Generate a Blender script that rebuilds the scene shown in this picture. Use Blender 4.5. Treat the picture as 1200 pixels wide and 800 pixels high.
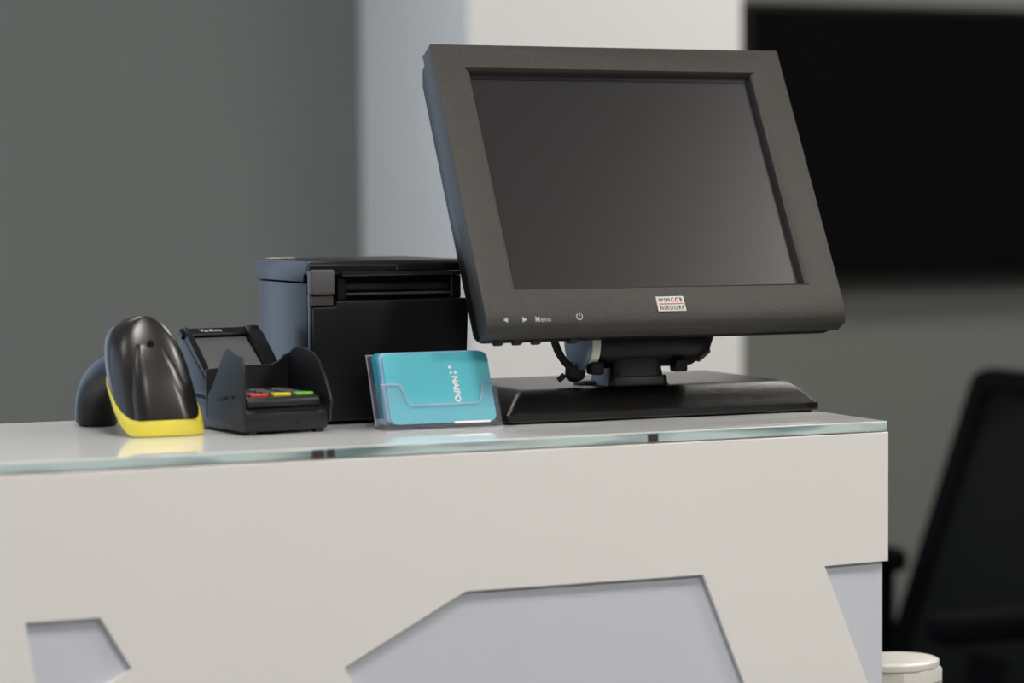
import bpy, bmesh, math, random
from mathutils import Vector, Matrix
random.seed(4)
scene = bpy.context.scene
COL = scene.collection
for o in list(bpy.data.objects):
    bpy.data.objects.remove(o)

# ------------------------------------------------------------------ camera
YAW, PITCH, ROLL = 0.4006, 0.0541, 0.0080
CAM = Vector((-1.0345, -1.6803, 0.1710))
fwd = Vector((math.sin(YAW) * math.cos(PITCH), math.cos(YAW) * math.cos(PITCH), -math.sin(PITCH)))
rgt = Vector((math.cos(YAW), -math.sin(YAW), 0))
dwn = fwd.cross(rgt)
r2 = rgt * math.cos(ROLL) + dwn * math.sin(ROLL)
d2 = dwn * math.cos(ROLL) - rgt * math.sin(ROLL)
cd = bpy.data.cameras.new('camera')
cd.lens = 87.0
cd.sensor_width = 36.0
cd.clip_start = 0.05
cd.clip_end = 60
cd.dof.use_dof = True
cd.dof.focus_distance = 2.0
cd.dof.aperture_fstop = 3.6
cam = bpy.data.objects.new('camera', cd)
COL.objects.link(cam)
Mx = Matrix(((r2.x, -d2.x, -fwd.x, CAM.x), (r2.y, -d2.y, -fwd.y, CAM.y), (r2.z, -d2.z, -fwd.z, CAM.z), (0, 0, 0, 1)))
cam.matrix_world = Mx
scene.camera = cam

# ------------------------------------------------------------------ view, sky, large lights
vs = scene.view_settings
vs.view_transform = 'Standard'
vs.look = 'None'
vs.exposure = 0.07
vs.gamma = 1.0
vs.use_curve_mapping = False

world = bpy.data.worlds.new('overcast_sky')
scene.world = world
world.use_nodes = True
wb = world.node_tree.nodes['Background']
wb.inputs[0].default_value = (0.64, 0.775, 1.0, 1)
wb.inputs[1].default_value = 1.65

def area_light(name, loc, rot, sx, sy, power, color):
    l = bpy.data.lights.new(name, 'AREA')
    l.shape = 'RECTANGLE'
    l.size, l.size_y = sx, sy
    l.energy = power
    l.color = color
    o = bpy.data.objects.new(name, l)
    o.location = loc
    o.rotation_euler = rot
    COL.objects.link(o)
    return o

FLOOR, CEIL = -1.05, 1.75
XL, XR, YF, YB = -3.2, 3.6, -4.6, 2.744
# portals: they only guide the sampling of the sky seen through the two windows
def portal(name, loc, rot, sx, sy):
    o = area_light(name, loc, rot, sx, sy, 1, (1, 1, 1))
    o.data.cycles.is_portal = True
portal('window_portal', (XL - .13, 0.65, 0.35), (0, math.radians(-90), 0), 2.0, 3.8)
portal('window_portal', (-1.65, YB + .13, 0.35), (math.radians(-90), 0, 0), 2.1, 2.0)
# ceiling panel lamps: (x, y, watts)
LAMPS = [(-0.6, -0.9, 17), (1.6, -0.9, 30), (-0.6, -3.0, 17), (1.6, -3.0, 66), (-2.2, -0.9, 3), (1.7, 1.6, 20), (-0.6, 1.2, 12)]
LAMP_COL = (1.0, 0.955, 0.90)

# ------------------------------------------------------------------ materials
def nodes_of(m):
    m.use_nodes = True
    nt = m.node_tree
    return nt, nt.nodes, nt.links, nt.nodes['Principled BSDF']

def mat(name, col, rough=0.5, spec=0.5, metal=0.0, grain=None, mottle=None, coat=0.0):
    """grain=(scale, strength) fine bump; mottle=(scale, amount) slight colour variation"""
    m = bpy.data.materials.new(name)
    nt, N, L, b = nodes_of(m)
    b.inputs['Base Color'].default_value = (*col, 1)
    b.inputs['Roughness'].default_value = rough
    b.inputs['Specular IOR Level'].default_value = spec
    b.inputs['Metallic'].default_value = metal
    b.inputs['Coat Weight'].default_value = coat
    b.inputs['Coat Roughness'].default_value = 0.05
    tc = N.new('ShaderNodeTexCoord')
    sc_, am = mottle if mottle else (6.0, 0.04)
    n = N.new('ShaderNodeTexNoise')
    n.inputs['Scale'].default_value = sc_
    n.inputs['Detail'].default_value = 3
    r = N.new('ShaderNodeValToRGB')
    r.color_ramp.elements[0].position = 0.3
    r.color_ramp.elements[1].position = 0.7
    r.color_ramp.elements[0].color = (*[c * (1 - am) for c in col], 1)
    r.color_ramp.elements[1].color = (*[min(1, c * (1 + am)) for c in col], 1)
    L.new(tc.outputs['Object'], n.inputs['Vector'])
    L.new(n.outputs['Fac'], r.inputs[0])
    L.new(r.outputs[0], b.inputs['Base Color'])
    if grain:
        g = N.new('ShaderNodeTexNoise')
        g.inputs['Scale'].default_value = grain[0]
        g.inputs['Detail'].default_value = 2
        bp = N.new('ShaderNodeBump')
        bp.inputs['Strength'].default_value = grain[1]
        bp.inputs['Distance'].default_value = 0.0006
        L.new(tc.outputs['Object'], g.inputs['Vector'])
        L.new(g.outputs['Fac'], bp.inputs['Height'])
        L.new(bp.outputs[0], b.inputs['Normal'])
    return m

def clear_mat(name, tint, ior=1.49, haze=0.0):
    """clear sheet: Fresnel reflection over tinted see-through"""
    m = bpy.data.materials.new(name)
    m.use_nodes = True
    nt = m.node_tree
    N, L = nt.nodes, nt.links
    N.remove(N['Principled BSDF'])
    out = N['Material Output']
    # the sheet does not bend rays, so both of its faces reflect as air-to-glass
    fr = N.new('ShaderNodeFresnel')
    ge = N.new('ShaderNodeNewGeometry')
    im = N.new('ShaderNodeMix')
    im.inputs[2].default_value = ior; im.inputs[3].default_value = 1 / ior
    L.new(ge.outputs['Backfacing'], im.inputs[0]); L.new(im.outputs[0], fr.inputs['IOR'])
    tr = N.new('ShaderNodeBsdfTransparent'); tr.inputs[0].default_value = (*tint, 1)
    gl = N.new('ShaderNodeBsdfGlossy'); gl.inputs['Roughness'].default_value = 0.02
    mx = N.new('ShaderNodeMixShader')
    L.new(fr.outputs[0], mx.inputs[0]); L.new(gl.outputs[0], mx.inputs[2])
    if haze > 0:
        df = N.new('ShaderNodeBsdfDiffuse'); df.inputs[0].default_value = (0.8, 0.8, 0.9, 1)
        m2 = N.new('ShaderNodeMixShader'); m2.inputs[0].default_value = haze
        L.new(tr.outputs[0], m2.inputs[1]); L.new(df.outputs[0], m2.inputs[2])
        L.new(m2.outputs[0], mx.inputs[1])
    else:
        L.new(tr.outputs[0], mx.inputs[1])
    L.new(mx.outputs[0], out.inputs[0])
    return m

def emit_mat(name, col, s):
    m = bpy.data.materials.new(name)
    nt, N, L, b = nodes_of(m)
    b.inputs['Base Color'].default_value = (0.9, 0.9, 0.9, 1)
    b.inputs['Emission Color'].default_value = (*col, 1)
    b.inputs['Emission Strength'].default_value = s
    return m

M = {}
M['wall_grey'] = mat('grey_wall_paint', (0.190, 0.200, 0.187), 0.8, 0.2, mottle=(1.2, 0.05), grain=(260, 0.15))
M['wall_white'] = mat('white_wall_paint', (0.80, 0.79, 0.77), 0.75, 0.2, mottle=(1.5, 0.02), grain=(260, 0.1))
M['wall_dark'] = mat('slate_wall_paint', (0.10, 0.10, 0.10), 0.8, 0.2)
M['ceiling'] = mat('ceiling_paint', (0.50, 0.50, 0.49), 0.9, 0.1)
M['floor'] = mat('grey_floor_tile', (0.16, 0.155, 0.15), 0.35, 0.4, mottle=(3, 0.1))
M['white_lacquer'] = mat('warm_white_lacquer', (0.80, 0.785, 0.755), 0.32, 0.4, mottle=(4, 0.012))
M['lavender'] = mat('lavender_grey_panel', (0.605, 0.632, 0.70), 0.40, 0.35, mottle=(4, 0.02))
M['glass_top'] = mat('white_backed_glass', (0.80, 0.805, 0.795), 0.03, 0.55, mottle=(3, 0.01))
M['bezel'] = mat('textured_charcoal_plastic', (0.031, 0.0285, 0.0235), 0.5, 0.5, grain=(1100, 0.6), mottle=(800, 0.38))
M['base_black'] = mat('grained_black_plastic', (0.0045, 0.0042, 0.004), 0.25, 0.5, grain=(1100, 0.45), mottle=(800, 0.3))
M['black'] = mat('black_plastic', (0.0030, 0.0030, 0.0034), 0.45, 0.25, grain=(1800, 0.12))
M['black_satin'] = mat('satin_black_plastic', (0.0060, 0.0062, 0.0072), 0.36, 0.24, grain=(1500, 0.05))
M['black_gloss'] = mat('glossy_black_plastic', (0.008, 0.008, 0.009), 0.16, 0.5)
M['scanner_black'] = mat('scanner_black_shell', (0.016, 0.014, 0.012), 0.27, 0.55)
M['rubber'] = mat('black_rubber', (0.012, 0.012, 0.012), 0.7, 0.3)
M['charcoal'] = mat('charcoal_plastic', (0.0085, 0.0085, 0.010), 0.42, 0.38, grain=(1500, 0.15))
M['lever'] = mat('mid_grey_plastic', (0.075, 0.072, 0.078), 0.5, 0.4, grain=(1500, 0.1))
M['lever_dark'] = mat('brown_grey_plastic', (0.045, 0.036, 0.033), 0.5, 0.4)
M['screen'] = mat('dark_touch_screen', (0.0135, 0.0118, 0.0130), 0.32, 0.48)
M['screen_edge'] = mat('screen_border_black', (0.006, 0.005, 0.010), 0.25, 0.5)
M['yellow'] = mat('yellow_rubber', (0.76, 0.64, 0.075), 0.5, 0.4)
M['white_ink'] = mat('white_ink', (0.80, 0.80, 0.80), 0.6, 0.2)
M['grey_ink'] = mat('pale_grey_ink', (0.48, 0.50, 0.52), 0.6, 0.2)
M['dark_ink'] = mat('dark_ink', (0.02, 0.02, 0.02), 0.6, 0.2)
M['pink_ink'] = mat('pink_red_ink', (0.62, 0.14, 0.20), 0.6, 0.2)
M['badge'] = mat('badge_silver_white', (0.66, 0.64, 0.59), 0.4, 0.4)
M['disc_blue'] = mat('blue_grey_plastic', (0.115, 0.145, 0.185), 0.5, 0.4)
M['cream'] = mat('cream_plastic', (0.58, 0.57, 0.48), 0.5, 0.4)
M['cyan'] = mat('cyan_card_stock', (0.085, 0.455, 0.545), 0.45, 0.35)
M['teal'] = mat('deep_teal_card_stock', (0.020, 0.27, 0.39), 0.45, 0.35)
M['pale_blue'] = mat('pale_blue_card_stock', (0.36, 0.50, 0.74), 0.5, 0.3)
M['acrylic'] = clear_mat('clear_acrylic', (0.99, 0.99, 1.0), 1.35, 0.045)
M['acrylic_edge'] = clear_mat('clear_acrylic_edge', (0.90, 0.90, 0.97), 1.5, 0.30)
M['key_red'] = mat('red_key', (0.62, 0.045, 0.03), 0.45, 0.4)
M['key_yellow'] = mat('yellow_key', (0.72, 0.60, 0.02), 0.45, 0.4)
M['key_green'] = mat('green_key', (0.14, 0.46, 0.025), 0.45, 0.4)
M['key_dark'] = mat('dark_grey_key', (0.05, 0.05, 0.052), 0.4, 0.5)
M['lens'] = mat('display_window', (0.105, 0.105, 0.110), 0.3, 0.5)
M['tv_screen'] = mat('television_screen', (0.002, 0.002, 0.002), 0.15, 0.3)
M['tv_frame'] = mat('television_frame', (0.006, 0.006, 0.006), 0.4, 0.4)
M['fabric'] = mat('black_chair_fabric', (0.0045, 0.005, 0.005), 0.9, 0.1, grain=(900, 0.5))
M['chair_frame'] = mat('black_chair_frame', (0.0012, 0.0012, 0.0018), 0.8, 0.06)
M['chrome'] = mat('polished_metal', (0.55, 0.55, 0.56), 0.25, 0.5, metal=1.0)
M['lamp_glow'] = emit_mat('lamp_diffuser', LAMP_COL, 6.0)
M['white_plastic'] = mat('white_moulded_plastic', (0.66, 0.65, 0.60), 0.35, 0.45)
M['win_frame'] = mat('white_window_frame', (0.75, 0.76, 0.77), 0.5, 0.3)
M['win_glass'] = clear_mat('window_glass', (0.97, 0.99, 0.99), 1.45)

def glass_edge_mat():
    m = bpy.data.materials.new('green_glass_edge')
    nt, N, L, b = nodes_of(m)
    b.inputs['Roughness'].default_value = 0.08
    b.inputs['Transmission Weight'].default_value = 0.0
    tc = N.new('ShaderNodeTexCoord')
    mp = N.new('ShaderNodeMapping')
    mp.inputs['Scale'].default_value = (7.0, 5.0, 70.0)
    mp.inputs['Rotation'].default_value = (0, math.radians(8), 0)
    n = N.new('ShaderNodeTexNoise'); n.inputs['Scale'].default_value = 1.6; n.inputs['Detail'].default_value = 2
    r = N.new('ShaderNodeValToRGB')  # green tint, with light and dark refraction streaks put into the colour
    r.color_ramp.elements[0].position = 0.36; r.color_ramp.elements[0].color = (0.16, 0.24, 0.245, 1)
    r.color_ramp.elements[1].position = 0.60; r.color_ramp.elements[1].color = (0.55, 0.67, 0.66, 1)
    L.new(tc.outputs['Object'], mp.inputs[0]); L.new(mp.outputs[0], n.inputs['Vector'])
    L.new(n.outputs['Fac'], r.inputs[0]); L.new(r.outputs[0], b.inputs['Base Color'])
    return m
M['glass_edge'] = glass_edge_mat()

# ------------------------------------------------------------------ builders
def tag(o, label=None, cat=None, group=None, kind=None):
    if label: o['label'] = label
    if cat: o['category'] = cat
    if group: o['group'] = group
    if kind: o['kind'] = kind
    return o

def root(name, loc, label, cat, group=None):
    o = bpy.data.objects.new(name, None)
    o.location = loc
    o.empty_display_size = 0.02
    COL.objects.link(o)
    return tag(o, label, cat, group)

def wloc(o):
    v = Vector((0, 0, 0))
    while o is not None:
        v += Vector(o.location)
        o = o.parent
    return v

def build(name, geo, m, parent=None, smooth=None, origin=None):
    """geo = (verts, faces) in world coordinates; the object's origin is its parent's"""
    vts, fcs = geo
    off = wloc(parent) if parent else Vector(origin if origin else (0, 0, 0))
    me = bpy.data.meshes.new(name)
    me.from_pydata([tuple(Vector(v) - off) for v in vts], [], [tuple(f) for f in fcs])
    me.validate()
    bm = bmesh.new(); bm.from_mesh(me)
    bmesh.ops.recalc_face_normals(bm, faces=bm.faces)
    bm.to_mesh(me); bm.free()
    for mm in (m if isinstance(m, (list, tuple)) else [m]):
        me.materials.append(mm)
    o = bpy.data.objects.new(name, me)
    COL.objects.link(o)
    if parent:
        o.parent = parent
    else:
        o.location = off
    if smooth is not None:
        for p in me.polygons:
            p.use_smooth = True
        me.set_sharp_from_angle(angle=math.radians(smooth))
    return o

def bm_geo(bm):
    bm.verts.index_update()
    g = ([v.co.copy() for v in bm.verts], [[v.index for v in f.verts] for f in bm.faces])
    bm.free()
    return g

def merge(*gs):
    V, Fc = [], []
    for v, f in gs:
        k = len(V)
        V += list(v)
        Fc += [[i + k for i in q] for q in f]
    return V, Fc

def xf(geo, fn):
    return [fn(v) for v in geo[0]], geo[1]

def rbox(x0, x1, y0, y1, z0, z1, r=0.0, seg=2):
    bm = bmesh.new()
    bmesh.ops.create_cube(bm, size=1)
    for v in bm.verts:
        v.co = Vector((x0 + (v.co.x + .5) * (x1 - x0), y0 + (v.co.y + .5) * (y1 - y0), z0 + (v.co.z + .5) * (z1 - z0)))
    if r > 0:
        bmesh.ops.bevel(bm, geom=list(bm.edges), offset=r, segments=seg, profile=0.5, affect='EDGES')
    return bm_geo(bm)

def bevelled(geo, r, seg=2, ang=30):
    bm = bmesh.new()
    vs_ = [bm.verts.new(v) for v in geo[0]]
    for f in geo[1]:
        try: bm.faces.new([vs_[i] for i in f])
        except ValueError: pass
    bmesh.ops.remove_doubles(bm, verts=bm.verts, dist=1e-6)
    bmesh.ops.recalc_face_normals(bm, faces=bm.faces)
    es = [e for e in bm.edges if len(e.link_faces) == 2 and e.calc_face_angle(0) > math.radians(ang)]
    bmesh.ops.bevel(bm, geom=es, offset=r, segments=seg, profile=0.5, affect='EDGES', clamp_overlap=True)
    return bm_geo(bm)

def prism(pts, fn, a, b, r=0.0, seg=2, ang=30):
    """polygon pts (p,q) swept from a to b; fn(p,q,t) -> 3D"""
    n = len(pts)
    V = [Vector(fn(p, q, a)) for p, q in pts] + [Vector(fn(p, q, b)) for p, q in pts]
    Fc = [list(range(n))[::-1], list(range(n, 2 * n))]
    for i in range(n):
        j = (i + 1) % n
        Fc.append([i, j, n + j, n + i])
    g = (V, Fc)
    return bevelled(g, r, seg, ang) if r > 0 else g

def loft(rings, cap0=True, cap1=True):
    V, Fc = [], []
    n = len(rings[0])
    for rg in rings: V += [Vector(p) for p in rg]
    for k in range(len(rings) - 1):
        for i in range(n):
            j = (i + 1) % n
            Fc.append([k * n + i, k * n + j, (k + 1) * n + j, (k + 1) * n + i])
    if cap0: Fc.append(list(range(n))[::-1])
    if cap1: Fc.append([(len(rings) - 1) * n + i for i in range(n)])
    return V, Fc

def tube(pts, rad, n=12, cap=True):
    """pts list of 3D, rad float or list (each r or (ra, rb))"""
    P = [Vector(p) for p in pts]
    rings = []
    up = Vector((0, 0, 1))
    for i, p in enumerate(P):
        t = (P[min(i + 1, len(P) - 1)] - P[max(i - 1, 0)]).normalized()
        s = t.cross(up)
        if s.length < 1e-3: s = t.cross(Vector((0, 1, 0)))
        s.normalize()
        u = s.cross(t).normalized()
        rr = rad[i] if isinstance(rad, (list, tuple)) else rad
        ra, rb = rr if isinstance(rr, (list, tuple)) else (rr, rr)
        rings.append([p + s * ra * math.cos(2 * math.pi * k / n) + u * rb * math.sin(2 * math.pi * k / n) for k in range(n)])
    return loft(rings, cap, cap)

def smooth_path(pts, per=6):
    P = [Vector(p) for p in pts]
    out = []
    for i in range(len(P) - 1):
        p0, p1, p2, p3 = P[max(i - 1, 0)], P[i], P[i + 1], P[min(i + 2, len(P) - 1)]
        for k in range(per):
            t = k / per
            out.append(0.5 * ((2 * p1) + (p2 - p0) * t + (2 * p0 - 5 * p1 + 4 * p2 - p3) * t * t + (3 * p1 - p0 - 3 * p2 + p3) * t ** 3))
    out.append(P[-1])
    return out

def disc(c, axis, r, t, n=32, bev=0.0):
    ax = {'x': Vector((1, 0, 0)), 'y': Vector((0, 1, 0)), 'z': Vector((0, 0, 1))}[axis]
    s = Vector((0, 1, 0)) if axis == 'x' else Vector((1, 0, 0))
    u = ax.cross(s)
    c = Vector(c)
    def ring(h, rr): return [c + ax * h + s * rr * math.cos(2 * math.pi * k / n) + u * rr * math.sin(2 * math.pi * k / n) for k in range(n)]
    if bev:
        return loft([ring(0, r - bev), ring(bev * .3, r - bev * .3), ring(bev, r), ring(t - bev, r), ring(t - bev * .3, r - bev * .3), ring(t, r - bev)])
    return loft([ring(0, r), ring(t, r)])

def rrect(x0, x1, y0, y1, r, seg=5):
    pts = []
    for cx, cy, a in ((x1 - r, y0 + r, -90), (x1 - r, y1 - r, 0), (x0 + r, y1 - r, 90), (x0 + r, y0 + r, 180)):
        for k in range(seg + 1):
            t = math.radians(a + 90 * k / seg)
            pts.append((cx + r * math.cos(t), cy + r * math.sin(t)))
    return pts

def curve_geo(data):
    o = bpy.data.objects.new('tmp', data)
    COL.objects.link(o)
    dg = bpy.context.evaluated_depsgraph_get()
    me = bpy.data.meshes.new_from_object(o.evaluated_get(dg))
    g = ([v.co.copy() for v in me.vertices], [list(p.vertices) for p in me.polygons])
    bpy.data.objects.remove(o); bpy.data.curves.remove(data); bpy.data.meshes.remove(me)
    return g

def text_geo(s, width, height, bold=0.0, spacing=1.0):
    """flat lettering, centred on (0,0), stretched to width x height"""
    c = bpy.data.curves.new('t', 'FONT')
    c.body = s
    c.size = 1.0
    c.offset = bold
    c.space_character = spacing
    c.resolution_u = 3
    g = curve_geo(c)
    xs = [v.x for v in g[0]]; ys = [v.y for v in g[0]]
    sx = width / (max(xs) - min(xs)); sy = height / (max(ys) - min(ys))
    mx, my = (max(xs) + min(xs)) / 2, (max(ys) + min(ys)) / 2
    return [Vector(((v.x - mx) * sx, (v.y - my) * sy, 0)) for v in g[0]], g[1]

def poly_panel(loops, thick, bev):
    """2D filled curve with holes, extruded; x,y in plane, z thickness centred"""
    c = bpy.data.curves.new('p', 'CURVE')
    c.dimensions = '2D'
    c.fill_mode = 'BOTH'
    c.extrude = thick / 2 - bev
    c.bevel_depth = bev
    c.bevel_resolution = 2
    c.offset = -bev
    for lp in loops:
        s = c.splines.new('POLY')
        s.points.add(len(lp) - 1)
        for i, (x, y) in enumerate(lp):
            s.points[i].co = (x, y, 0, 1)
        s.use_cyclic_u = True
    return curve_geo(c)

# ------------------------------------------------------------------ the room
def struct(name, geo, m, label=None):
    o = build(name, geo, m)
    o['kind'] = 'structure'
    if label: o['label'] = label
    return o

struct('floor', rbox(XL - .2, XR + .2, YF - .2, YB + .2, FLOOR - .1, FLOOR), M['floor'])
struct('ceiling', rbox(XL - .2, XR + .2, YF - .2, YB + .2, CEIL, CEIL + .1), M['ceiling'])
VX0, VX1, VZ0, VZ1 = -2.70, -0.60, -0.65, 1.35
struct('wall_back', merge(rbox(XL - .2, VX0, YB, YB + .15, FLOOR, CEIL), rbox(VX1, XR + .2, YB, YB + .15, FLOOR, CEIL),
                          rbox(VX0, VX1, YB, YB + .15, FLOOR, VZ0), rbox(VX0, VX1, YB, YB + .15, VZ1, CEIL)), M['wall_grey'], 'dark grey painted back wall')
w2 = struct('added_back_window', merge(rbox(VX0, VX1, YB + .06, YB + .12, VZ0, VZ0 + .06), rbox(VX0, VX1, YB + .06, YB + .12, VZ1 - .06, VZ1),  # unseen window, added to give left-facing sides a cool blue reflection
                              rbox(VX0, VX0 + .06, YB + .06, YB + .12, VZ0 + .06, VZ1 - .06), rbox(VX1 - .06, VX1, YB + .06, YB + .12, VZ0 + .06, VZ1 - .06)), M['win_frame'])
build('pane', rbox(VX0 + .06, VX1 - .06, YB + .094, YB + .10, VZ0 + .06, VZ1 - .06), M['win_glass'], w2)
struct('wall_right', rbox(XR, XR + .15, YF, YB, FLOOR, CEIL), M['wall_dark'])
struct('wall_front', rbox(XL, XR, YF - .15, YF, FLOOR, CEIL), M['wall_dark'])
# left wall around its window
WY0, WY1, WZ0, WZ1 = -1.25, 2.55, -0.65, 1.35
wl = struct('wall_left', merge(rbox(XL - .15, XL, YF, WY0, FLOOR, CEIL), rbox(XL - .15, XL, WY1, YB, FLOOR, CEIL),
                               rbox(XL - .15, XL, WY0, WY1, FLOOR, WZ0), rbox(XL - .15, XL, WY0, WY1, WZ1, CEIL)), M['wall_white'])
w1 = struct('window_1', merge(rbox(XL - .12, XL - .06, WY0, WY1, WZ0, WZ0 + .06), rbox(XL - .12, XL - .06, WY0, WY1, WZ1 - .06, WZ1),
                              rbox(XL - .12, XL - .06, WY0, WY0 + .06, WZ0, WZ1), rbox(XL - .12, XL - .06, WY1 - .06, WY1, WZ0, WZ1),
                              rbox(XL - .12, XL - .06, .62, .68, WZ0, WZ1)), M['win_frame'])
for a, b in ((WY0 + .06, .62), (.68, WY1 - .06)):
    build('pane', rbox(XL - .10, XL - .094, a, b, WZ0 + .06, WZ1 - .06), M['win_glass'], w1)
# square white column standing against the back wall
PX0, PX1, PY0 = 0.5331, 1.0549, 2.2
struct('wall_column', rbox(PX0, PX1, PY0, YB, FLOOR, CEIL, 0.004, 1), M['wall_white'], 'square white column standing against the back wall')

# ceiling panel lamps
lamp_words = ['over the counter', 'over the right aisle', 'near the front wall', 'at the front right corner', 'close to the window', 'over the office chair', 'behind the counter']
for (lx, ly, pw), words in zip(LAMPS, lamp_words):
    lr = root('ceiling_lamp', (lx, ly, CEIL), 'square white ceiling panel lamp ' + words, 'ceiling lamp', 'ceiling panel lamps')
    s = .30
    build('lamp_frame', merge(rbox(lx - s, lx + s, ly - s, ly - s + .02, CEIL - .03, CEIL), rbox(lx - s, lx + s, ly + s - .02, ly + s, CEIL - .03, CEIL),
                              rbox(lx - s, lx - s + .02, ly - s + .02, ly + s - .02, CEIL - .03, CEIL), rbox(lx + s - .02, lx + s, ly - s + .02, ly + s - .02, CEIL - .03, CEIL)), M['win_frame'], lr)
    build('diffuser', rbox(lx - s + .02, lx + s - .02, ly - s + .02, ly + s - .02, CEIL - .012, CEIL - .006), M['lamp_glow'], lr)
    al = area_light('lamp_light', (0, 0, -.035), (0, 0, 0), .54, .54, pw, LAMP_COL)
    al.parent = lr

# ------------------------------------------------------------------ reception counter
CX0, DEP = -1.55, 0.315
ZP = -0.0087
ctr = root('reception_counter', (-.75, .15, FLOOR), 'white reception counter with lavender grey letter cutouts on its front', 'counter')
outer = [(CX0, ZP), (0, ZP), (0, -.1115), (-.0577, -.1120), (.0, -.2530), (0, FLOOR + .06), (CX0, FLOOR + .06)]
holeM = [(-.4562, -.1602), (-.3613, -.1114), (-.1652, -.1120), (-.0980, -.2760), (-.3960, -.2760)]
holeL = [(-.6863, -.1110), (-.6349, -.1112), (-.6126, -.1485), (-.6770, -.1810)]
pan = poly_panel([outer, holeM, holeL], 0.0044, 0.0009)
build('front_panel', xf(pan, lambda v: Vector((v.x, 0.0022 - v.z, v.y))), M['white_lacquer'], ctr, smooth=40)
ins = build('inset_panel', rbox(CX0, -.0030, .0046, .0202, FLOOR + .06, ZP - .006), M['lavender'], ctr)
ins['label'] = 'lavender grey panel behind the cutouts'
build('top_board', rbox(CX0, -.004, .0205, DEP - .004, ZP - .030, -.0081, .0008, 1), M['white_lacquer'], ctr)
build('carcass', rbox(CX0 + .01, -.006, .0205, DEP - .010, FLOOR + .08, ZP - .0305), M['white_lacquer'], ctr)
build('plinth', rbox(CX0 + .02, -.02, .03, DEP - .03, FLOOR, FLOOR + .08), M['black'], ctr)

# glass top: white-backed slab with green cut edges
gt = root('glass_countertop', (-.75, .15, -.0078), 'glossy white glass sheet with green cut edges covering the counter top', 'glass top')
gv, gf = rbox(CX0, -.0012, 0, DEP, -.0078, 0, .0005, 1)
slab = build('glass_sheet', (gv, gf), [M['glass_top'], M['glass_edge']], gt)
for p in slab.data.polygons:
    if abs(p.normal.z) < .3: p.material_index = 1
for cx_, w_ in ((-.4745, .0085), (-.4650, .0055), (-.2075, .0085)):  # dark slips standing in for reflections seen in the glass edge
    build('edge_reflection_mark', rbox(cx_ - w_ / 2, cx_ + w_ / 2, -.0006, .0004, -.0072, -.0012), M['lever_dark'], gt)

# ------------------------------------------------------------------ touch monitor
TAU = 0.4843
T0 = Vector((-.3118, .1909, .3032))
DN = Vector((0, -math.sin(TAU), -math.cos(TAU)))
NB = Vector((0, math.cos(TAU), -math.sin(TAU)))
def H(x, v, w=0.0): return T0 + Vector((x, 0, 0)) + DN * v + NB * w
MW = .318
mon = root('touch_monitor', (-.1428, .19, 0), 'large charcoal touch screen monitor tilted back on a black stand', 'monitor')

# bezel: side profile swept across, front face with a stepped opening
prof = [(0, .020), (0, 0), (.2340, 0), (.2420, .0004), (.2490, .0018), (.2535, .0040), (.2553, .0060), (.2556, .0130), (.2556, .020)]
n = len(prof)
V = [H(0, *p) for p in prof] + [H(MW, *p) for p in prof]
Fc = [list(range(n)), list(range(n, 2 * n))]
for i in range(n):
    j = (i + 1) % n
    if i == 1: continue
    Fc.append([i, j, n + j, n + i])
def rect(x0, x1, v0, v1, w): return [H(x0, v0, w), H(x1, v0, w), H(x1, v1, w), H(x0, v1, w)]
rings = [[V[1], V[n + 1], V[n + 2], V[2]], rect(.0265, .2905, .0222, .2222, 0), rect(.0300, .2870, .0240, .2205, .0022), rect(.0310, .2862, .0250, .2198, .0085)]
base = len(V)
for rg in rings: V += rg
for k in range(3):
    for i in range(4):
        j = (i + 1) % 4
        Fc.append([base + k * 4 + i, base + k * 4 + j, base + (k + 1) * 4 + j, base + (k + 1) * 4 + i])
bez = build('bezel', bevelled((V, Fc), .0007, 2, 50), M['bezel'], mon, smooth=35)
bez['label'] = 'grainy charcoal front frame'
def hbox(x0, x1, v0, v1, w0, w1, r=0.0, seg=2):
    return xf(rbox(x0, x1, v0, v1, w0, w1, r, seg), lambda q: H(q.x, q.y, q.z))
scr = build('screen', hbox(.0305, .2866, .0245, .2202, .0072, .0084), M['screen'], mon)
scr['label'] = 'switched off dark grey touch screen'
build('screen_border', merge(hbox(.0305, .2866, .0246, .0290, .0068, .0074), hbox(.2830, .2866, .0290, .2202, .0068, .0074),
                             hbox(.0305, .0325, .0290, .2202, .0068, .0074)), M['screen_edge'], scr)
# rear shell: tapering housing
def hr(x0, x1, v0, v1, w, r=.006): return [H(x, v, w) for x, v in rrect(x0, x1, v0, v1, r, 3)]
build('rear_shell', loft([hr(.0012, .3150, .0055, .2548, .0195, .003), hr(.0012, .3130, .0055, .2540, .0280, .004), hr(.004, .308, .010, .2480, .0400), hr(.020, .298, .026, .236, .046), hr(.06, .258, .06, .21, .052)]), M['black_satin'], mon, smooth=25)
# logo badge
bd = build('badge', hbox(.1479, .1725, .2307, .2441 - .0005, -.0009, .0004, .0003, 1), M['badge'], bez)
def on_front(g, x, v, w): return xf(g, lambda q: H(x + q.x, v - q.y, w))
build('lettering', on_front(text_geo('WINCOR', .0212, .0036, .006, 1.35), .1602, .2338, -.00130), M['dark_ink'], bez)
build('lettering', on_front(text_geo('NIXDORF', .0212, .0036, .006, 1.25), .1602, .2408, -.00130), M['dark_ink'], bez)
build('red_line', hbox(.1496, .1708, .2369, .2377, -.0013, -.0009), M['pink_ink'], bez)
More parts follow.
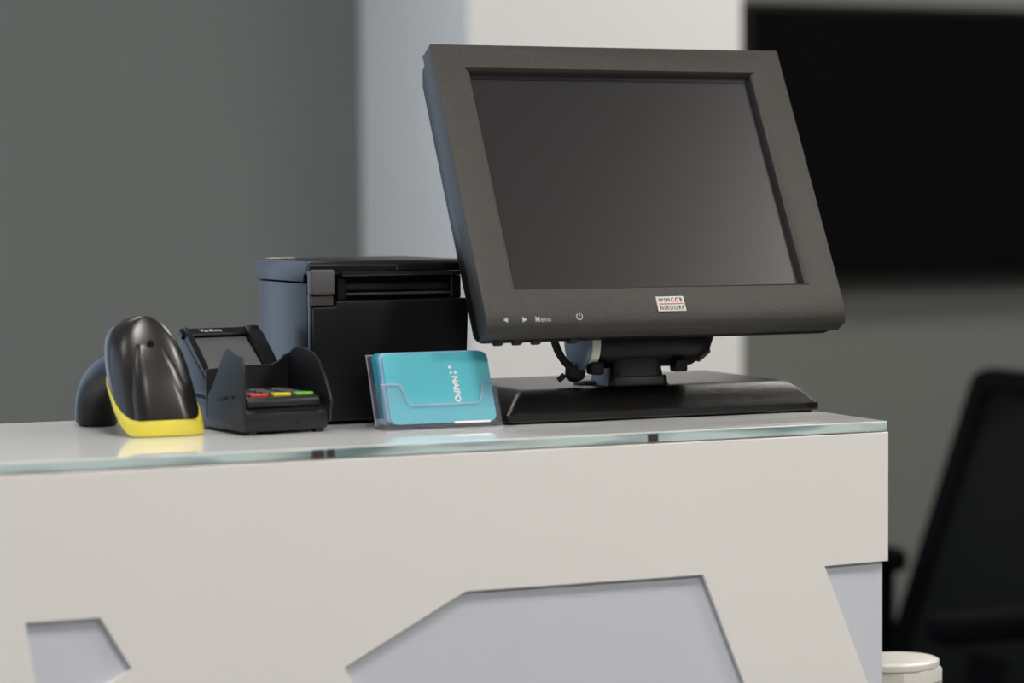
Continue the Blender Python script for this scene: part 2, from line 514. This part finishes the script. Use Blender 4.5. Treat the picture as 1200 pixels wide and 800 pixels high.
# control marks, laid on the rounded lower edge
def wprof(v):
    for (v0, w0), (v1, w1) in zip(prof[2:-1], prof[3:]):
        if v0 <= v <= v1: return w0 + (w1 - w0) * (v - v0) / (v1 - v0)
    return 0
def on_curve(g, x, v): return xf(g, lambda q: H(x + q.x, v - q.y, wprof(v - q.y) - .00045))
tri = ([Vector((-.0022, 0, 0)), Vector((.0015, .0021, 0)), Vector((.0015, -.0021, 0))], [[0, 1, 2]])
trr = ([Vector((.0022, 0, 0)), Vector((-.0015, .0021, 0)), Vector((-.0015, -.0021, 0))], [[0, 1, 2]])
VM = .2468
build('arrow_mark', on_curve(tri, .0165, VM), M['grey_ink'], bez)
build('arrow_mark', on_curve(trr, .0320, VM), M['grey_ink'], bez)
build('lettering', on_curve(text_geo('Menu', .0128, .0042, .004, 1.15), .0478, VM), M['grey_ink'], bez)
arc = []
for k in range(15):
    t = math.radians(125 + 290 * k / 14)
    arc.append((math.cos(t), math.sin(t)))
pv = [Vector((a * .0021, b * .0021, 0)) for a, b in arc] + [Vector((a * .0028, b * .0028, 0)) for a, b in arc]
pf = [[i, i + 1, i + 16, i + 15] for i in range(14)]
pg = merge((pv, pf), ([Vector((-.0004, .0004, 0)), Vector((.0004, .0004, 0)), Vector((.0004, .0034, 0)), Vector((-.0004, .0034, 0))], [[0, 1, 2, 3]]))
build('power_mark', on_curve(pg, .0790, VM - .0012), M['grey_ink'], bez)
for bx in (.0165, .0325, .0485, .0800):
    build('button', hbox(bx - .0042, bx + .0042, .2535, .2575, .0190, .0270, .0016, 2), M['rubber'], mon, smooth=40)

# stand: stepped base with convex flanks
B0, B1, BY0, BY1 = -.2835, -.0022, .1040, .2880
st = []
def brect(i, z, r=.004): return [(x, y, z) for x, y in rrect(B0 + i, B1 - i, BY0 + i, BY1 - i, r, 3)]
st = [brect(.0015, .0016), brect(.0005, .0020), brect(0, .0026), brect(0, .0078), brect(.0004, .0083)]
for k in range(1, 9):
    t = k / 8
    st.append(brect(.0004 + .0246 * t, .0083 + .0177 * math.sin(t * math.pi / 2) ** 1.15))
basep = build('base', loft(st), M['base_black'], mon, smooth=32)
basep['label'] = 'low black base plate with sloping flanks'
for fx, fy in ((B0 + .022, BY0 + .012), (B1 - .022, BY0 + .012), (B0 + .022, BY1 - .014), (B1 - .022, BY1 - .014)):
    build('foot', rbox(fx - .016, fx + .016, fy - .009, fy + .009, 0, .0022, .0006, 1), M['rubber'], basep)
# neck
def nr(cx, cy, hx, hy, z, r): return [(x, y, z) for x, y in rrect(cx - hx, cx + hx, cy - hy, cy + hy, r, 4)]
ncx, ncy = -.1600, .1400
build('neck', loft([nr(ncx, ncy, .0238, .020, .0335, .008), nr(ncx, ncy, .0228, .019, .0400, .008), nr(ncx, ncy, .0232, .018, .0500, .008), nr(ncx, ncy, .0255, .018, .0560, .008), nr(ncx, ncy + .002, .030, .018, .070, .008)]), M['black_satin'], mon, smooth=40)
build('collar', loft([nr(ncx, ncy, .0275, .0235, .0260, .006), nr(ncx, ncy, .0262, .0222, .0275, .006), nr(ncx, ncy, .0258, .0218, .0330, .006), nr(ncx, ncy, .0250, .0210, .0342, .006)]), M['black_satin'], mon, smooth=40)
# hinge block carrying the display
HY, HZ = .1385, .0625
hg = build('hinge', merge(tube([(-.1975, HY, HZ), (-.195, HY, HZ), (-.184, HY, HZ), (-.126, HY, HZ), (-.110, HY, HZ), (-.099, HY, HZ + .004), (-.092, HY, HZ + .008)], [.019, .0215, .0225, .0225, .0225, .019, .012], 24),
                          rbox(-.205, -.095, HY - .006, HY + .045, HZ + .005, HZ + .060, .006, 2)), M['black'], mon, smooth=40)
build('cover_disc', disc((-.2085, HY, HZ), 'x', .0235, .0045, 40, .001), M['disc_blue'], hg, smooth=40)
build('cover_ring', disc((-.2040, HY, HZ), 'x', .0238, .0075, 40, .001), M['cream'], hg, smooth=40)
for kx in (-.1985, -.1235):
    build('screw_knob', merge(rbox(kx - .0055, kx + .0055, HY - .022, HY - .010, HZ - .0260, HZ - .0160, .0012, 1)), M['black'], hg, smooth=40)
build('silver_cap', tube([(-.1035, HY - .004, HZ - .0125), (-.0935, HY - .004, HZ - .0065)], [.0085, .0075], 16), M['lever'], hg, smooth=40)
# cable with plug
cb = smooth_path([(-.2300, .140, .085), (-.2290, .138, .070), (-.2250, .137, .056), (-.2170, .138, .0450), (-.2060, .141, .0390)], 6)
cab = build('cable', tube(cb, .0032, 10), M['rubber'], mon, smooth=60)
build('plug', merge(tube([(-.2120, .1400, .0435), (-.2090, .1405, .0385), (-.2060, .141, .0345), (-.2045, .1412, .0315)], [.0052, .0085, .0082, .0050], 14),
                    tube([(-.2170, .142, .0355), (-.2220, .143, .0310)], .0024, 8)), M['rubber'], cab, smooth=50)
build('release_tab', rbox(-.1985, -.1800, .150, .168, .0262, .0292, .0009, 1), M['disc_blue'], basep)

# ------------------------------------------------------------------ receipt printer
PA, PB, PF, PK, PH = -.4200, -.2900, .1780, .3180, .1300
pr_ = root('receipt_printer', ((PA + PB) / 2, (PF + PK) / 2, 0), 'black cube shaped receipt printer behind the blue card holder', 'printer')
build('body', rbox(PA + .001, PB - .001, PF + .014, PK, .0025, .1125, .002, 2), M['black_satin'], pr_, smooth=40)
# left cheek in two pieces with a seam
build('side_panel', rbox(PA, PA + .004, PF + .0085, PK - .001, .0025, .1120, .0012, 2), M['black_satin'], pr_, smooth=40)
build('side_strip', rbox(PA, PA + .006, PF - .0005, PF + .0078, .0025, .1190, .0015, 2), M['black_satin'], pr_, smooth=40)
# lid
lidp = [(PF - .001, .1190), (PF - .001, .1265), (PF + .0015, .1292), (PF + .006, .1300), (PK - .004, .1300), (PK + .0015, .1285), (PK + .0015, .1130), (PF + .016, .1130), (PF + .014, .1190)]
lid = build('lid', prism(lidp, lambda p, q, t: (t, p, q), PA - .0006, PB + .0004, .0009, 2, 40), M['black_satin'], pr_, smooth=35)
build('lid_lip', prism([(PF - .0045, .1180), (PF - .0020, .1172), (PF + .004, .1178), (PF + .004, .1215), (PF - .002, .1215)], lambda p, q, t: (t, p, q), -.3945, PB - .002, .0006, 1), M['black_gloss'], lid, smooth=35)
build('status_window', rbox(-.348, -.306, PF - .0022, PF, .1218, .1262, .0004, 1), M['black_gloss'], lid)
build('paper_strip', rbox(PA + .004, PA + .026, PK - .022, PK - .012, .1299, .1306), M['badge'], lid)
# front cover with the notch for the lever
fcp = [(-.4188, .0030), (-.2905, .0030), (-.2868, .0960), (-.2885, .0985), (-.3990, .0985), (-.4000, .0935), (-.4188, .0935)]
fc = build('front_cover', prism(fcp, lambda p, q, t: (p, t, q), PF - .004, PF + .014, .0016, 3, 20), M['black_satin'], pr_, smooth=35)
lv = build('release_lever', rbox(-.4208, -.4005, PF - .0050, PF + .006, .1030, .1232, .0022, 3), M['lever'], pr_, smooth=40)
lv['label'] = 'grey cover release lever'
build('lever_base', rbox(-.4195, -.4015, PF - .003, PF + .010, .0945, .1025, .0008, 1), M['lever_dark'], pr_)
# paper exit slot
build('slot_back', rbox(-.3960, PB - .002, PF + .012, PF + .0145, .0980, .1190), M['black'], pr_)
build('tear_bar', rbox(-.3890, -.3000, PF + .0040, PF + .0075, .1020, .1042, .0004, 1), M['lever_dark'], pr_)
build('platen_roller', xf(tube([(-.3885, PF + .0085, .1085), (-.3010, PF + .0085, .1085)], .0035, 14), lambda q: q), M['rubber'], pr_, smooth=40)
build('slot_cheek', rbox(-.3965, -.3895, PF + .002, PF + .013, .0985, .1165, .0008, 1), M['black_satin'], pr_)
build('slot_cheek', rbox(-.3000, PB - .0015, PF + .001, PF + .013, .0985, .1170, .0008, 1), M['black_satin'], pr_)
for fx in (PA + .014, PB - .014):
    for fy in (PF + .016, PK - .016):
        build('foot', disc((fx, fy, 0), 'z', .007, .0028, 14), M['rubber'], pr_)

# ------------------------------------------------------------------ barcode scanner, nose down, handle resting behind
sc_root = root('barcode_scanner', (-.549, .17, 0), 'black handheld barcode scanner with a yellow bumper standing nose down', 'scanner')
def shell_ring(z, half=None, inset=0.0):
    """horizontal outline of the hood at height z: rounded front facing the viewer"""
    t = min(1.0, z / .0905)
    w = .0340 * (1 - t ** 3.2) ** 0.52 * (1 - .10 * t)
    w = max(w, .0012)
    dep = .047 * (1 - t ** 2.6) ** 0.5 + .001
    cx = -.5445 - .0115 * t ** .8
    cy = .1385 + .030 * t ** 1.6
    w -= inset
    pts = []
    for k in range(28):
        a = 2 * math.pi * k / 28
        ca, sa = math.cos(a), math.sin(a)
        ex = abs(ca) ** .72 * (1 if ca >= 0 else -1)
        ey = abs(sa) ** .72 * (1 if sa >= 0 else -1)
        if ex > 0: ex *= 1 - .30 * (1 + ey) / 2
        pts.append((ex, ey))
    return [(cx + w * ex - .15 * dep / 2 * (1 + ey), cy + dep / 2 * (1 + ey) - inset * ey, z) for ex, ey in pts]
def tilt_floor(p, lo):
    """lower rim follows the slanting nose plane: z = lo at the front, rising to the rear"""
    return p
zs = [0.0, .004, .010, .018, .028, .040, .052, .062, .070, .077, .083, .087, .0895, .0904]
def slant(rg, z0):
    out = []
    for x, y, z in rg:
        zmin = z0 + max(0, (y - .1445)) * 1.15
        s = (.0904 - zmin) / (.0904 - z0)
        out.append((x, y, zmin + (z - z0) * s))
    return out
hood = [slant([(x, y, z0 + .0125 * 0) for x, y, z0 in shell_ring(z)], 0.0) for z in zs]
shell = [slant(shell_ring(z), 0.0) for z in zs]
build('hood', loft(shell[1:], True, True), M['scanner_black'], sc_root, smooth=60)
# yellow bumper: proud band round the nose
bum = []
for z, ins_ in ((.0, .0006), (.0008, -.0010), (.0095, -.0016), (.0122, -.0010), (.0130, .0012)):
    bum.append(slant(shell_ring(z, inset=ins_), 0.0))
bump = build('bumper', loft(bum, True, True), M['yellow'], sc_root, smooth=50)
bump['label'] = 'yellow rubber bumper'
# raised centre spine on the hood
def spine_ring(z, hw, pr):
    t = z / .0905
    cx = -.5480 - .0105 * t ** .8 + .004 * (1 - t)
    rg = shell_ring(z)
    yf = min(p[1] for p in rg)
    return [(cx - hw, yf + .004, z), (cx - hw * .86, yf - pr * .55, z), (cx - hw * .45, yf - pr, z), (cx + hw * .45, yf - pr, z), (cx + hw * .86, yf - pr * .55, z), (cx + hw, yf + .004, z)]
build('spine', loft([spine_ring(.0135, .0245, .0010), spine_ring(.03, .0230, .0020), spine_ring(.05, .0190, .0024), spine_ring(.066, .0135, .0020), spine_ring(.078, .0075, .0006)]), M['scanner_black'], sc_root, smooth=60)
t_ = .072 / .0905
rgy = min(p[1] for p in shell_ring(.070))
build('indicator', xf(tube([(0, -.0012, 0), (0, .006, 0)], [(.0026, .0037), (.0026, .0037)], 18), lambda q: Vector((-.5555 + q.x, rgy - .0022 + q.y, .0690 + q.z))), M['black_gloss'], sc_root, smooth=40)
hp = smooth_path([(-.5560, .170, .058), (-.5600, .195, .052), (-.5660, .222, .0445), (-.5700, .245, .034), (-.5718, .258, .020), (-.5722, .262, .0008)], 5)
hn = len(hp)
hrad = []
for i in range(hn):
    t = i / (hn - 1)
    hrad.append((.0170 + .0012 * math.sin(t * 3), .0160 + .0010 * math.sin(t * 3)))
hrad[-1] = (.0150, .0140)
build('handle', tube(hp, hrad, 20), M['black_satin'], sc_root, smooth=60)
build('trigger', xf(rbox(-.0055, .0055, -.006, .016, -.005, .005, .003, 2), lambda q: Vector((-.5625 + q.x, .206 + q.y, .0285 + q.z - q.y * .45))), M['black_gloss'], sc_root, smooth=50)

# ------------------------------------------------------------------ payment terminal in its privacy cradle
A7 = math.radians(7)
TU = Vector((math.cos(A7), math.sin(A7), 0)); TV = Vector((-math.sin(A7), math.cos(A7), 0)); TO = Vector((-.495, .1155, 0))
def TT(u, v, z): return TO + TU * u + TV * v + Vector((0, 0, z))
def tbox(u0, u1, v0, v1, z0, z1, r=0.0, seg=2): return xf(rbox(u0, u1, v0, v1, z0, z1, r, seg), lambda q: TT(q.x, q.y, q.z))
term = root('payment_terminal', TT(.035, .065, 0), 'black card payment terminal with keypad inside a privacy cradle', 'card terminal')
TWd = .0700
# cradle floor + front
crp = [(.000, .0025), (-.0030, .0080), (-.0030, .0175), (.002, .0200), (.110, .0250), (.118, .0180), (.118, .0025)]
build('cradle', prism(crp, lambda p, q, t: TT(t, p, q), 0, TWd, .0012, 2, 25), M['charcoal'], term, smooth=35)
# privacy walls
wallL = [(-.0040, .0080), (-.0048, .0450), (-.0015, .0600), (.0270, .0648), (.0340, .0600), (.0560, .0335), (.0640, .0280), (.0660, .0080)]
wl_ = build('privacy_wall', prism(wallL, lambda p, q, t: TT(t, p, q), -.0016, .0008, .0005, 1), M['charcoal'], term, smooth=35)
build('wall_notch', prism([(.0120, .0300), (.0420, .0268), (.0460, .0235), (.0360, .0245), (.0250, .0285), (.0150, .0275)], lambda p, q, t: TT(t, p, q), -.0022, -.0014), M['black'], wl_)
wallR = [(-.0035, .0080), (-.0075, .0240), (.0039, .0428), (.0160, .0560), (.0250, .0600), (.0372, .0626), (.0520, .0633), (.0620, .0610), (.0680, .0570), (.0720, .0500), (.0720, .0080)]
build('privacy_wall', prism(wallR, lambda p, q, t: TT(t, p, q), TWd - .0004, TWd + .0020, .0005, 1), M['charcoal'], term, smooth=35)
build('rear_wall', prism([(-.0006, .0100), (TWd + .001, .0100), (TWd + .001, .0580), (.0660, .0560), (.0610, .0510), (.0550, .0490), (.0200, .0490), (-.0006, .0470)], lambda p, q, t: TT(p, t, q), .0690, .0712, .0004, 1), M['charcoal'], term, smooth=35)
for fu in (.004, .060):
    build('foot', tbox(fu, fu + .007, .000, .008, 0, .0035, .0008, 1), M['rubber'], term)
    build('foot', tbox(fu, fu + .007, .100, .108, 0, .0035, .0008, 1), M['rubber'], term)
build('card_slot', tbox(.008, .062, -.0034, -.0020, .0172, .0182), M['black'], term)
build('screw', xf(disc((0, 0, 0), 'y', .0013, .0008, 12), lambda q: TT(.0440 + q.x, -.0034 + q.y, .0085 + q.z)), M['black'], term)
# terminal body: keypad deck sloping up to the display
bodyp = [(.0010, .0205), (.0010, .0262), (.0040, .0285), (.0640, .0292), (.0740, .0330), (.1260, .0710), (.1330, .0722), (.1360, .0690), (.1360, .0250), (.0640, .0205)]
tb = build('terminal_body', prism(bodyp, lambda p, q, t: TT(t, p, q), .0040, TWd - .0045, .0018, 2, 20), M['charcoal'], term, smooth=35)
def deck(v): return .0285 + (v - .004) * (.0007 / .060)
for k, (u0, m_) in enumerate(((.0095, 'key_red'), (.0285, 'key_yellow'), (.0475, 'key_green'))):
    build('key', tbox(u0, u0 + .0150, .0070, .0135, deck(.010) - .0005, deck(.010) + .0022, .0009, 2), M[m_], tb, smooth=40)
for row in range(4):
    for c in range(3):
        u0 = .0100 + .0190 * c
        v0 = .0190 + .0112 * row
        build('key', tbox(u0, u0 + .0140, v0, v0 + .0068, deck(v0 + .003) - .0005, deck(v0 + .003) + .0019, .0009, 1), M['key_dark'], tb, smooth=40)
        build('key_mark', xf(text_geo('#0*987654321'[row * 3 + (2 - c)], .0020, .0034), lambda q: TT(u0 + .007 + q.x, v0 + .0034 + q.y, deck(v0 + .003) + .0020)), M['grey_ink'], tb)
# display head: frame with raised hood sides and a grey window
sl = (.0350 / .0520)
def head(u, s, h):
    """point on the sloping display face: u across, s up the slope (m), h above it"""
    L_ = math.hypot(.0520, .0350)
    dv, dz = .0520 / L_, .0350 / L_
    return TT(u, .0740 + dv * s - dz * h, .0360 + dz * s + dv * h)
def hdbox(u0, u1, s0, s1, h0, h1, r=0.0): return xf(rbox(u0, u1, s0, s1, h0, h1, r, 1), lambda q: head(q.x, q.y, q.z))
build('display_window', hdbox(.0085, .0560, .0010, .0570, .0002, .0014, .0003), M['lens'], tb)
hl = (math.hypot(.0520, .0350))
for u0, uw in ((.0030, .0050), (TWd - .0135, .0125)):
    build('display_cheek', xf(prism([(0.000, 0), (.004, .0035), (.052, .0075), (.066, .0060), (.068, .0000)], lambda p, q, t: Vector((t, p, q)), u0, u0 + uw, .0008, 1), lambda q: head(q.x, q.y, q.z)), M['black_satin'], tb, smooth=35)
build('display_visor', hdbox(.0010, TWd - .001, .0575, .0665, -.001, .0045, .001), M['black_satin'], tb)
build('lettering', xf(text_geo('Verifone', .0185, .0030, .005), lambda q: head(.0265 + q.x, .0620 + q.y * 1.4, .0048)), M['grey_ink'], tb)

# ------------------------------------------------------------------ card holder with business cards
AC = 0.0
KU = Vector((math.cos(AC), math.sin(AC), 0)); KV = Vector((-math.sin(AC), math.cos(AC), 0)); KO = Vector((-.3822, .1010, 0))
LEAN = math.radians(22)
def KK(u, v, z): return KO + KU * u + KV * v + Vector((0, 0, z))
def KL(u, h, d):
    """leaning frame: u across, h up the lean, d behind the front card face"""
    return KK(u, h * math.sin(LEAN) + d, .0048 + h * math.cos(LEAN))
def klbox(u0, u1, h0, h1, d0, d1, r=0.0): return xf(rbox(u0, u1, h0, h1, d0, d1, r, 1), lambda q: KL(q.x, q.y, q.z))
hold = root('card_holder', KK(.043, .02, 0), 'clear acrylic holder for business cards on the glass top', 'card holder')
def kprism(pts, d0, d1, r=0.0): return prism(pts, lambda p, q, t: KL(p, q, t), d0, d1, r, 1)
lip = [(-.0040, -.0030), (.0910, -.0030), (.0910, .0320), (.0830, .0330), (.0805, .0300), (.0775, .0185), (.0740, .0155), (.0200, .0155), (.0165, .0180), (.0130, .0300), (.0100, .0330), (-.0040, .0330)]
fl = build('front_lip', kprism(lip, -.0032, -.0012), M['acrylic'], hold)
# bright polished rim of the lip
rim = [KL(p, q, -.0022) for p, q in lip[2:] + lip[:0]]
build('lip_rim', tube(rim, .0007, 6), M['acrylic_edge'], fl, smooth=60)
build('back_plate', klbox(-.0055, .0920, -.0030, .0560, .0165, .0185, .0003), M['acrylic'], hold)
build('plate_rim', tube([KL(-.0055, -.002, .0175), KL(-.0055, .0555, .0175), KL(.0920, .0555, .0175)], .0007, 6), M['acrylic_edge'], hold)
for u0 in (-.0055, .0900):
    build('side_wall', kprism([(u0, -.0030), (u0 + .002, -.0030), (u0 + .002, .0325), (u0, .0325)], -.0032, .0185), M['acrylic'], hold)
build('holder_floor', klbox(-.0055, .0920, -.0034, -.0014, -.0032, .0185), M['acrylic'], hold)
build('rear_leg', prism([(.0175, .0040), (.0195, .0045), (.0400, .0002), (.0385, .0)], lambda p, q, t: KK(t, p, q), -.0050, .0915), M['acrylic'], hold)
build('front_foot', prism([(-.0045, 0), (.018, 0), (.018, .0012), (-.0045, .0012)], lambda p, q, t: KK(t, p, q), -.0055, .0920), M['acrylic_edge'], hold)

def card(u0, h0, d0, m_, label, t=.0006, W_=.0880, H_=.0575, group='business cards in the holder'):
    g = prism(rrect(u0, u0 + W_, h0, h0 + H_, .0055, 5), lambda p, q, s: KL(p, q, s), d0, d0 + t)
    o = build('business_card', g, m_, None, origin=KL(u0 + W_ / 2, h0, d0))
    return tag(o, label, 'card', group)
cf = card(.0010, .0, .0000, M['cyan'], 'cyan business card with white logo, frontmost in the holder')
card(-.0004, .0004, .0022, M['pale_blue'], 'pale blue edged business card right behind the front card')
card(-.0008, .0006, .0032, M['pale_blue'], 'pale blue edged business card third from the front', )
card(-.0012, .0002, .0070, M['cyan'], 'cyan business card in the middle of the holder', )
card(-.0024, .0004, .0100, M['teal'], 'deep teal business card near the back of the holder')
card(-.0030, .0, .0125, M['teal'], 'rearmost deep teal business card against the acrylic back')
# print on the front card: name running downwards and a dot cluster
def on_card(g, u, h): return xf(g, lambda q: KL(u + q.y, h - q.x, -.00025))
build('lettering', on_card(text_geo('NAIPO', .0215, .0052, .03), .0590, .0272), M['white_ink'], cf)
def dot(u, h, r): return [Vector((r * math.cos(2 * math.pi * k / 10), r * math.sin(2 * math.pi * k / 10), 0)) for k in range(10)], [list(range(10))]
for u, h, r in ((.0558, .0452, .0012), (.0562, .0407, .0011), (.0600, .0407, .0012)):
    build('dot_mark', xf(dot(0, 0, r), lambda q: KL(u + q.x, h + q.y, -.00025)), M['white_ink'], cf)
# price-strip like white label at the foot of the lip
build('foot_label', klbox(.0520, .0820, -.0005, .0012, -.0036, -.0033), M['white_ink'], hold)

# ------------------------------------------------------------------ wall television
tv = root('wall_television', (1.83, YB, .02), 'large black switched off television hanging on the grey back wall', 'television')
build('tv_back', rbox(1.36, 2.30, YB - .035, YB - .001, .05, .53, .004, 1), M['tv_frame'], tv)
build('tv_frame', merge(rbox(1.325, 2.335, YB - .055, YB - .033, .010, .024, .002, 1), rbox(1.325, 2.335, YB - .055, YB - .033, .560, .577, .002, 1),
                        rbox(1.325, 1.336, YB - .055, YB - .033, .024, .560), rbox(2.324, 2.335, YB - .055, YB - .033, .024, .560)), M['tv_frame'], tv)
build('tv_screen', rbox(1.336, 2.324, YB - .052, YB - .034, .024, .560), M['tv_screen'], tv)

# ------------------------------------------------------------------ office chair
CY0, CY1 = .93, 1.42
chx = .70
ch = root('office_chair', (chx, (CY0 + CY1) / 2, FLOOR), 'black office chair with a reclined upholstered back behind the counter', 'chair')
bt, bb_ = (1.035, -.070), (.840, -.600)
def back_pt(s, y, d):
    x = bt[0] + (bb_[0] - bt[0]) * s + d
    return (x + .035 * math.sin(s * math.pi) * -.4, y, bt[1] + (bb_[1] - bt[1]) * s)
def slab_back(y0, y1, s0, s1, d0, d1, rr=.03):
    rings = []
    pts = rrect(y0, y1, s0, s1, rr, 5)
    for dd, sh in ((d0, .004), (d0 + (d1 - d0) * .25, 0), (d0 + (d1 - d0) * .75, 0), (d1, .004)):
        cy, cs = (y0 + y1) / 2, (s0 + s1) / 2
        rings.append([back_pt(cs + (q - cs) * (1 - sh * 3), cy + (p - cy) * (1 - sh * 3), dd) for p, q in pts])
    return loft(rings)
def frame_back():
    outer_ = rrect(CY0, CY1, 0, 1, .03, 5)
    cy, cs = (CY0 + CY1) / 2, .5
    rr = []
    for k, dd in ((1.0, .0), (.985, -.014), (.80, -.014), (.78, 0.0), (.80, .012), (.985, .012), (1.0, 0.0)):
        rr.append([back_pt(cs + (q - cs) * (1 - (1 - k) * .55), cy + (p - cy) * k, dd) for p, q in outer_])
    return loft(rr, False, False)
build('back_frame', frame_back(), M['chair_frame'], ch, smooth=50)
build('backrest', slab_back(CY0 + .045, CY1 - .045, .05, .95, -.006, .010), M['fabric'], ch, smooth=50)
build('seat', rbox(.40, .86, CY0 + .01, CY1 - .01, -.63, -.555, .03, 3), M['fabric'], ch, smooth=50)
for yy in (CY0 - .045, CY1 + .02):
    ar = build('armrest', rbox(.62, .918, yy - .01, yy + .05, -.372, -.335, .012, 2), M['chair_frame'], ch, smooth=50)
    build('arm_post', rbox(.835, .905, yy + .006, yy + .032, -.64, -.370, .006, 1), M['chair_frame'], ar)
    build('arm_bracket', rbox(.835, .905, min(yy, (CY0 + CY1) / 2), max(yy + .03, (CY0 + CY1) / 2), -.655, -.628, .004, 1), M['chair_frame'], ar)
build('back_bracket', prism([(.62, -.66), (.84, -.66), (.90, -.45), (.87, -.45), (.82, -.632), (.62, -.632)], lambda p, q, t: (p + .012, t, q), 1.13, 1.22), M['chair_frame'], ch)
chy = (CY0 + CY1) / 2
build('gas_column', merge(tube([(chx, chy, FLOOR + .09), (chx, chy, -.80)], .028, 16), tube([(chx, chy, -.80), (chx, chy, -.63)], .016, 16)), M['chair_frame'], ch, smooth=40)
for k in range(5):
    a = 2 * math.pi * k / 5 + .3
    ex, ey = chx + .28 * math.cos(a), chy + .28 * math.sin(a)
    lg = build('base_leg', tube([(chx, chy, FLOOR + .11), ((chx + ex) / 2, (chy + ey) / 2, FLOOR + .095), (ex, ey, FLOOR + .075)], [.026, .022, .016], 10), M['chair_frame'], ch, smooth=50)
    build('caster', merge(disc((ex - .012, ey, FLOOR + .026), 'x', .026, .009, 16), disc((ex + .004, ey, FLOOR + .026), 'x', .026, .009, 16), tube([(ex, ey, FLOOR + .03), (ex, ey, FLOOR + .078)], .006, 8)), M['rubber'], lg, smooth=40)

# ------------------------------------------------------------------ white pedestal beside the counter
pd = root('white_pedestal', (.085, .115, FLOOR), 'white plastic pedestal with a stepped rounded cap beside the counter end', 'pedestal')
oct_ = [(x_ - .005, .100 + (y_ - .0738) * .72 - .006) for x_, y_ in [(.0560, .0980), (.0785, .0752), (.1000, .0738), (.1230, .0900), (.1300, .1250), (.1130, .1560), (.0780, .1650), (.0520, .1450), (.0480, .1180)]]
pcx, pcy = .084, .126
def pring(k, z): return [(pcx + (x - pcx) * k, pcy + (y - pcy) * k, z) for x, y in oct_]
build('post', loft([pring(1.1, FLOOR), pring(1.1, FLOOR + .02), pring(.80, FLOOR + .05), pring(.80, -.262), pring(.95, -.250)]), M['white_plastic'], pd, smooth=30)
build('rim', loft([pring(.95, -.2500), pring(.985, -.2480), pring(1.0, -.2440), pring(1.0, -.2250), pring(.98, -.2230), pring(.92, -.2226)]), M['white_plastic'], pd, smooth=30)
build('seam', loft([pring(1.003, -.2360), pring(1.003, -.2352)]), M['lever'], pd)
cap = []
for k, z in ((.930, -.2226), (.935, -.2192), (.925, -.2178), (.89, -.2170), (.6, -.2166), (.3, -.2165), (.05, -.2165)):
    cap.append([(pcx + .0005 + .042 * k * math.cos(2 * math.pi * i / 28), pcy + .001 + .036 * k * math.sin(2 * math.pi * i / 28), z) for i in range(28)])
build('cap', loft(cap), M['white_plastic'], pd, smooth=40)
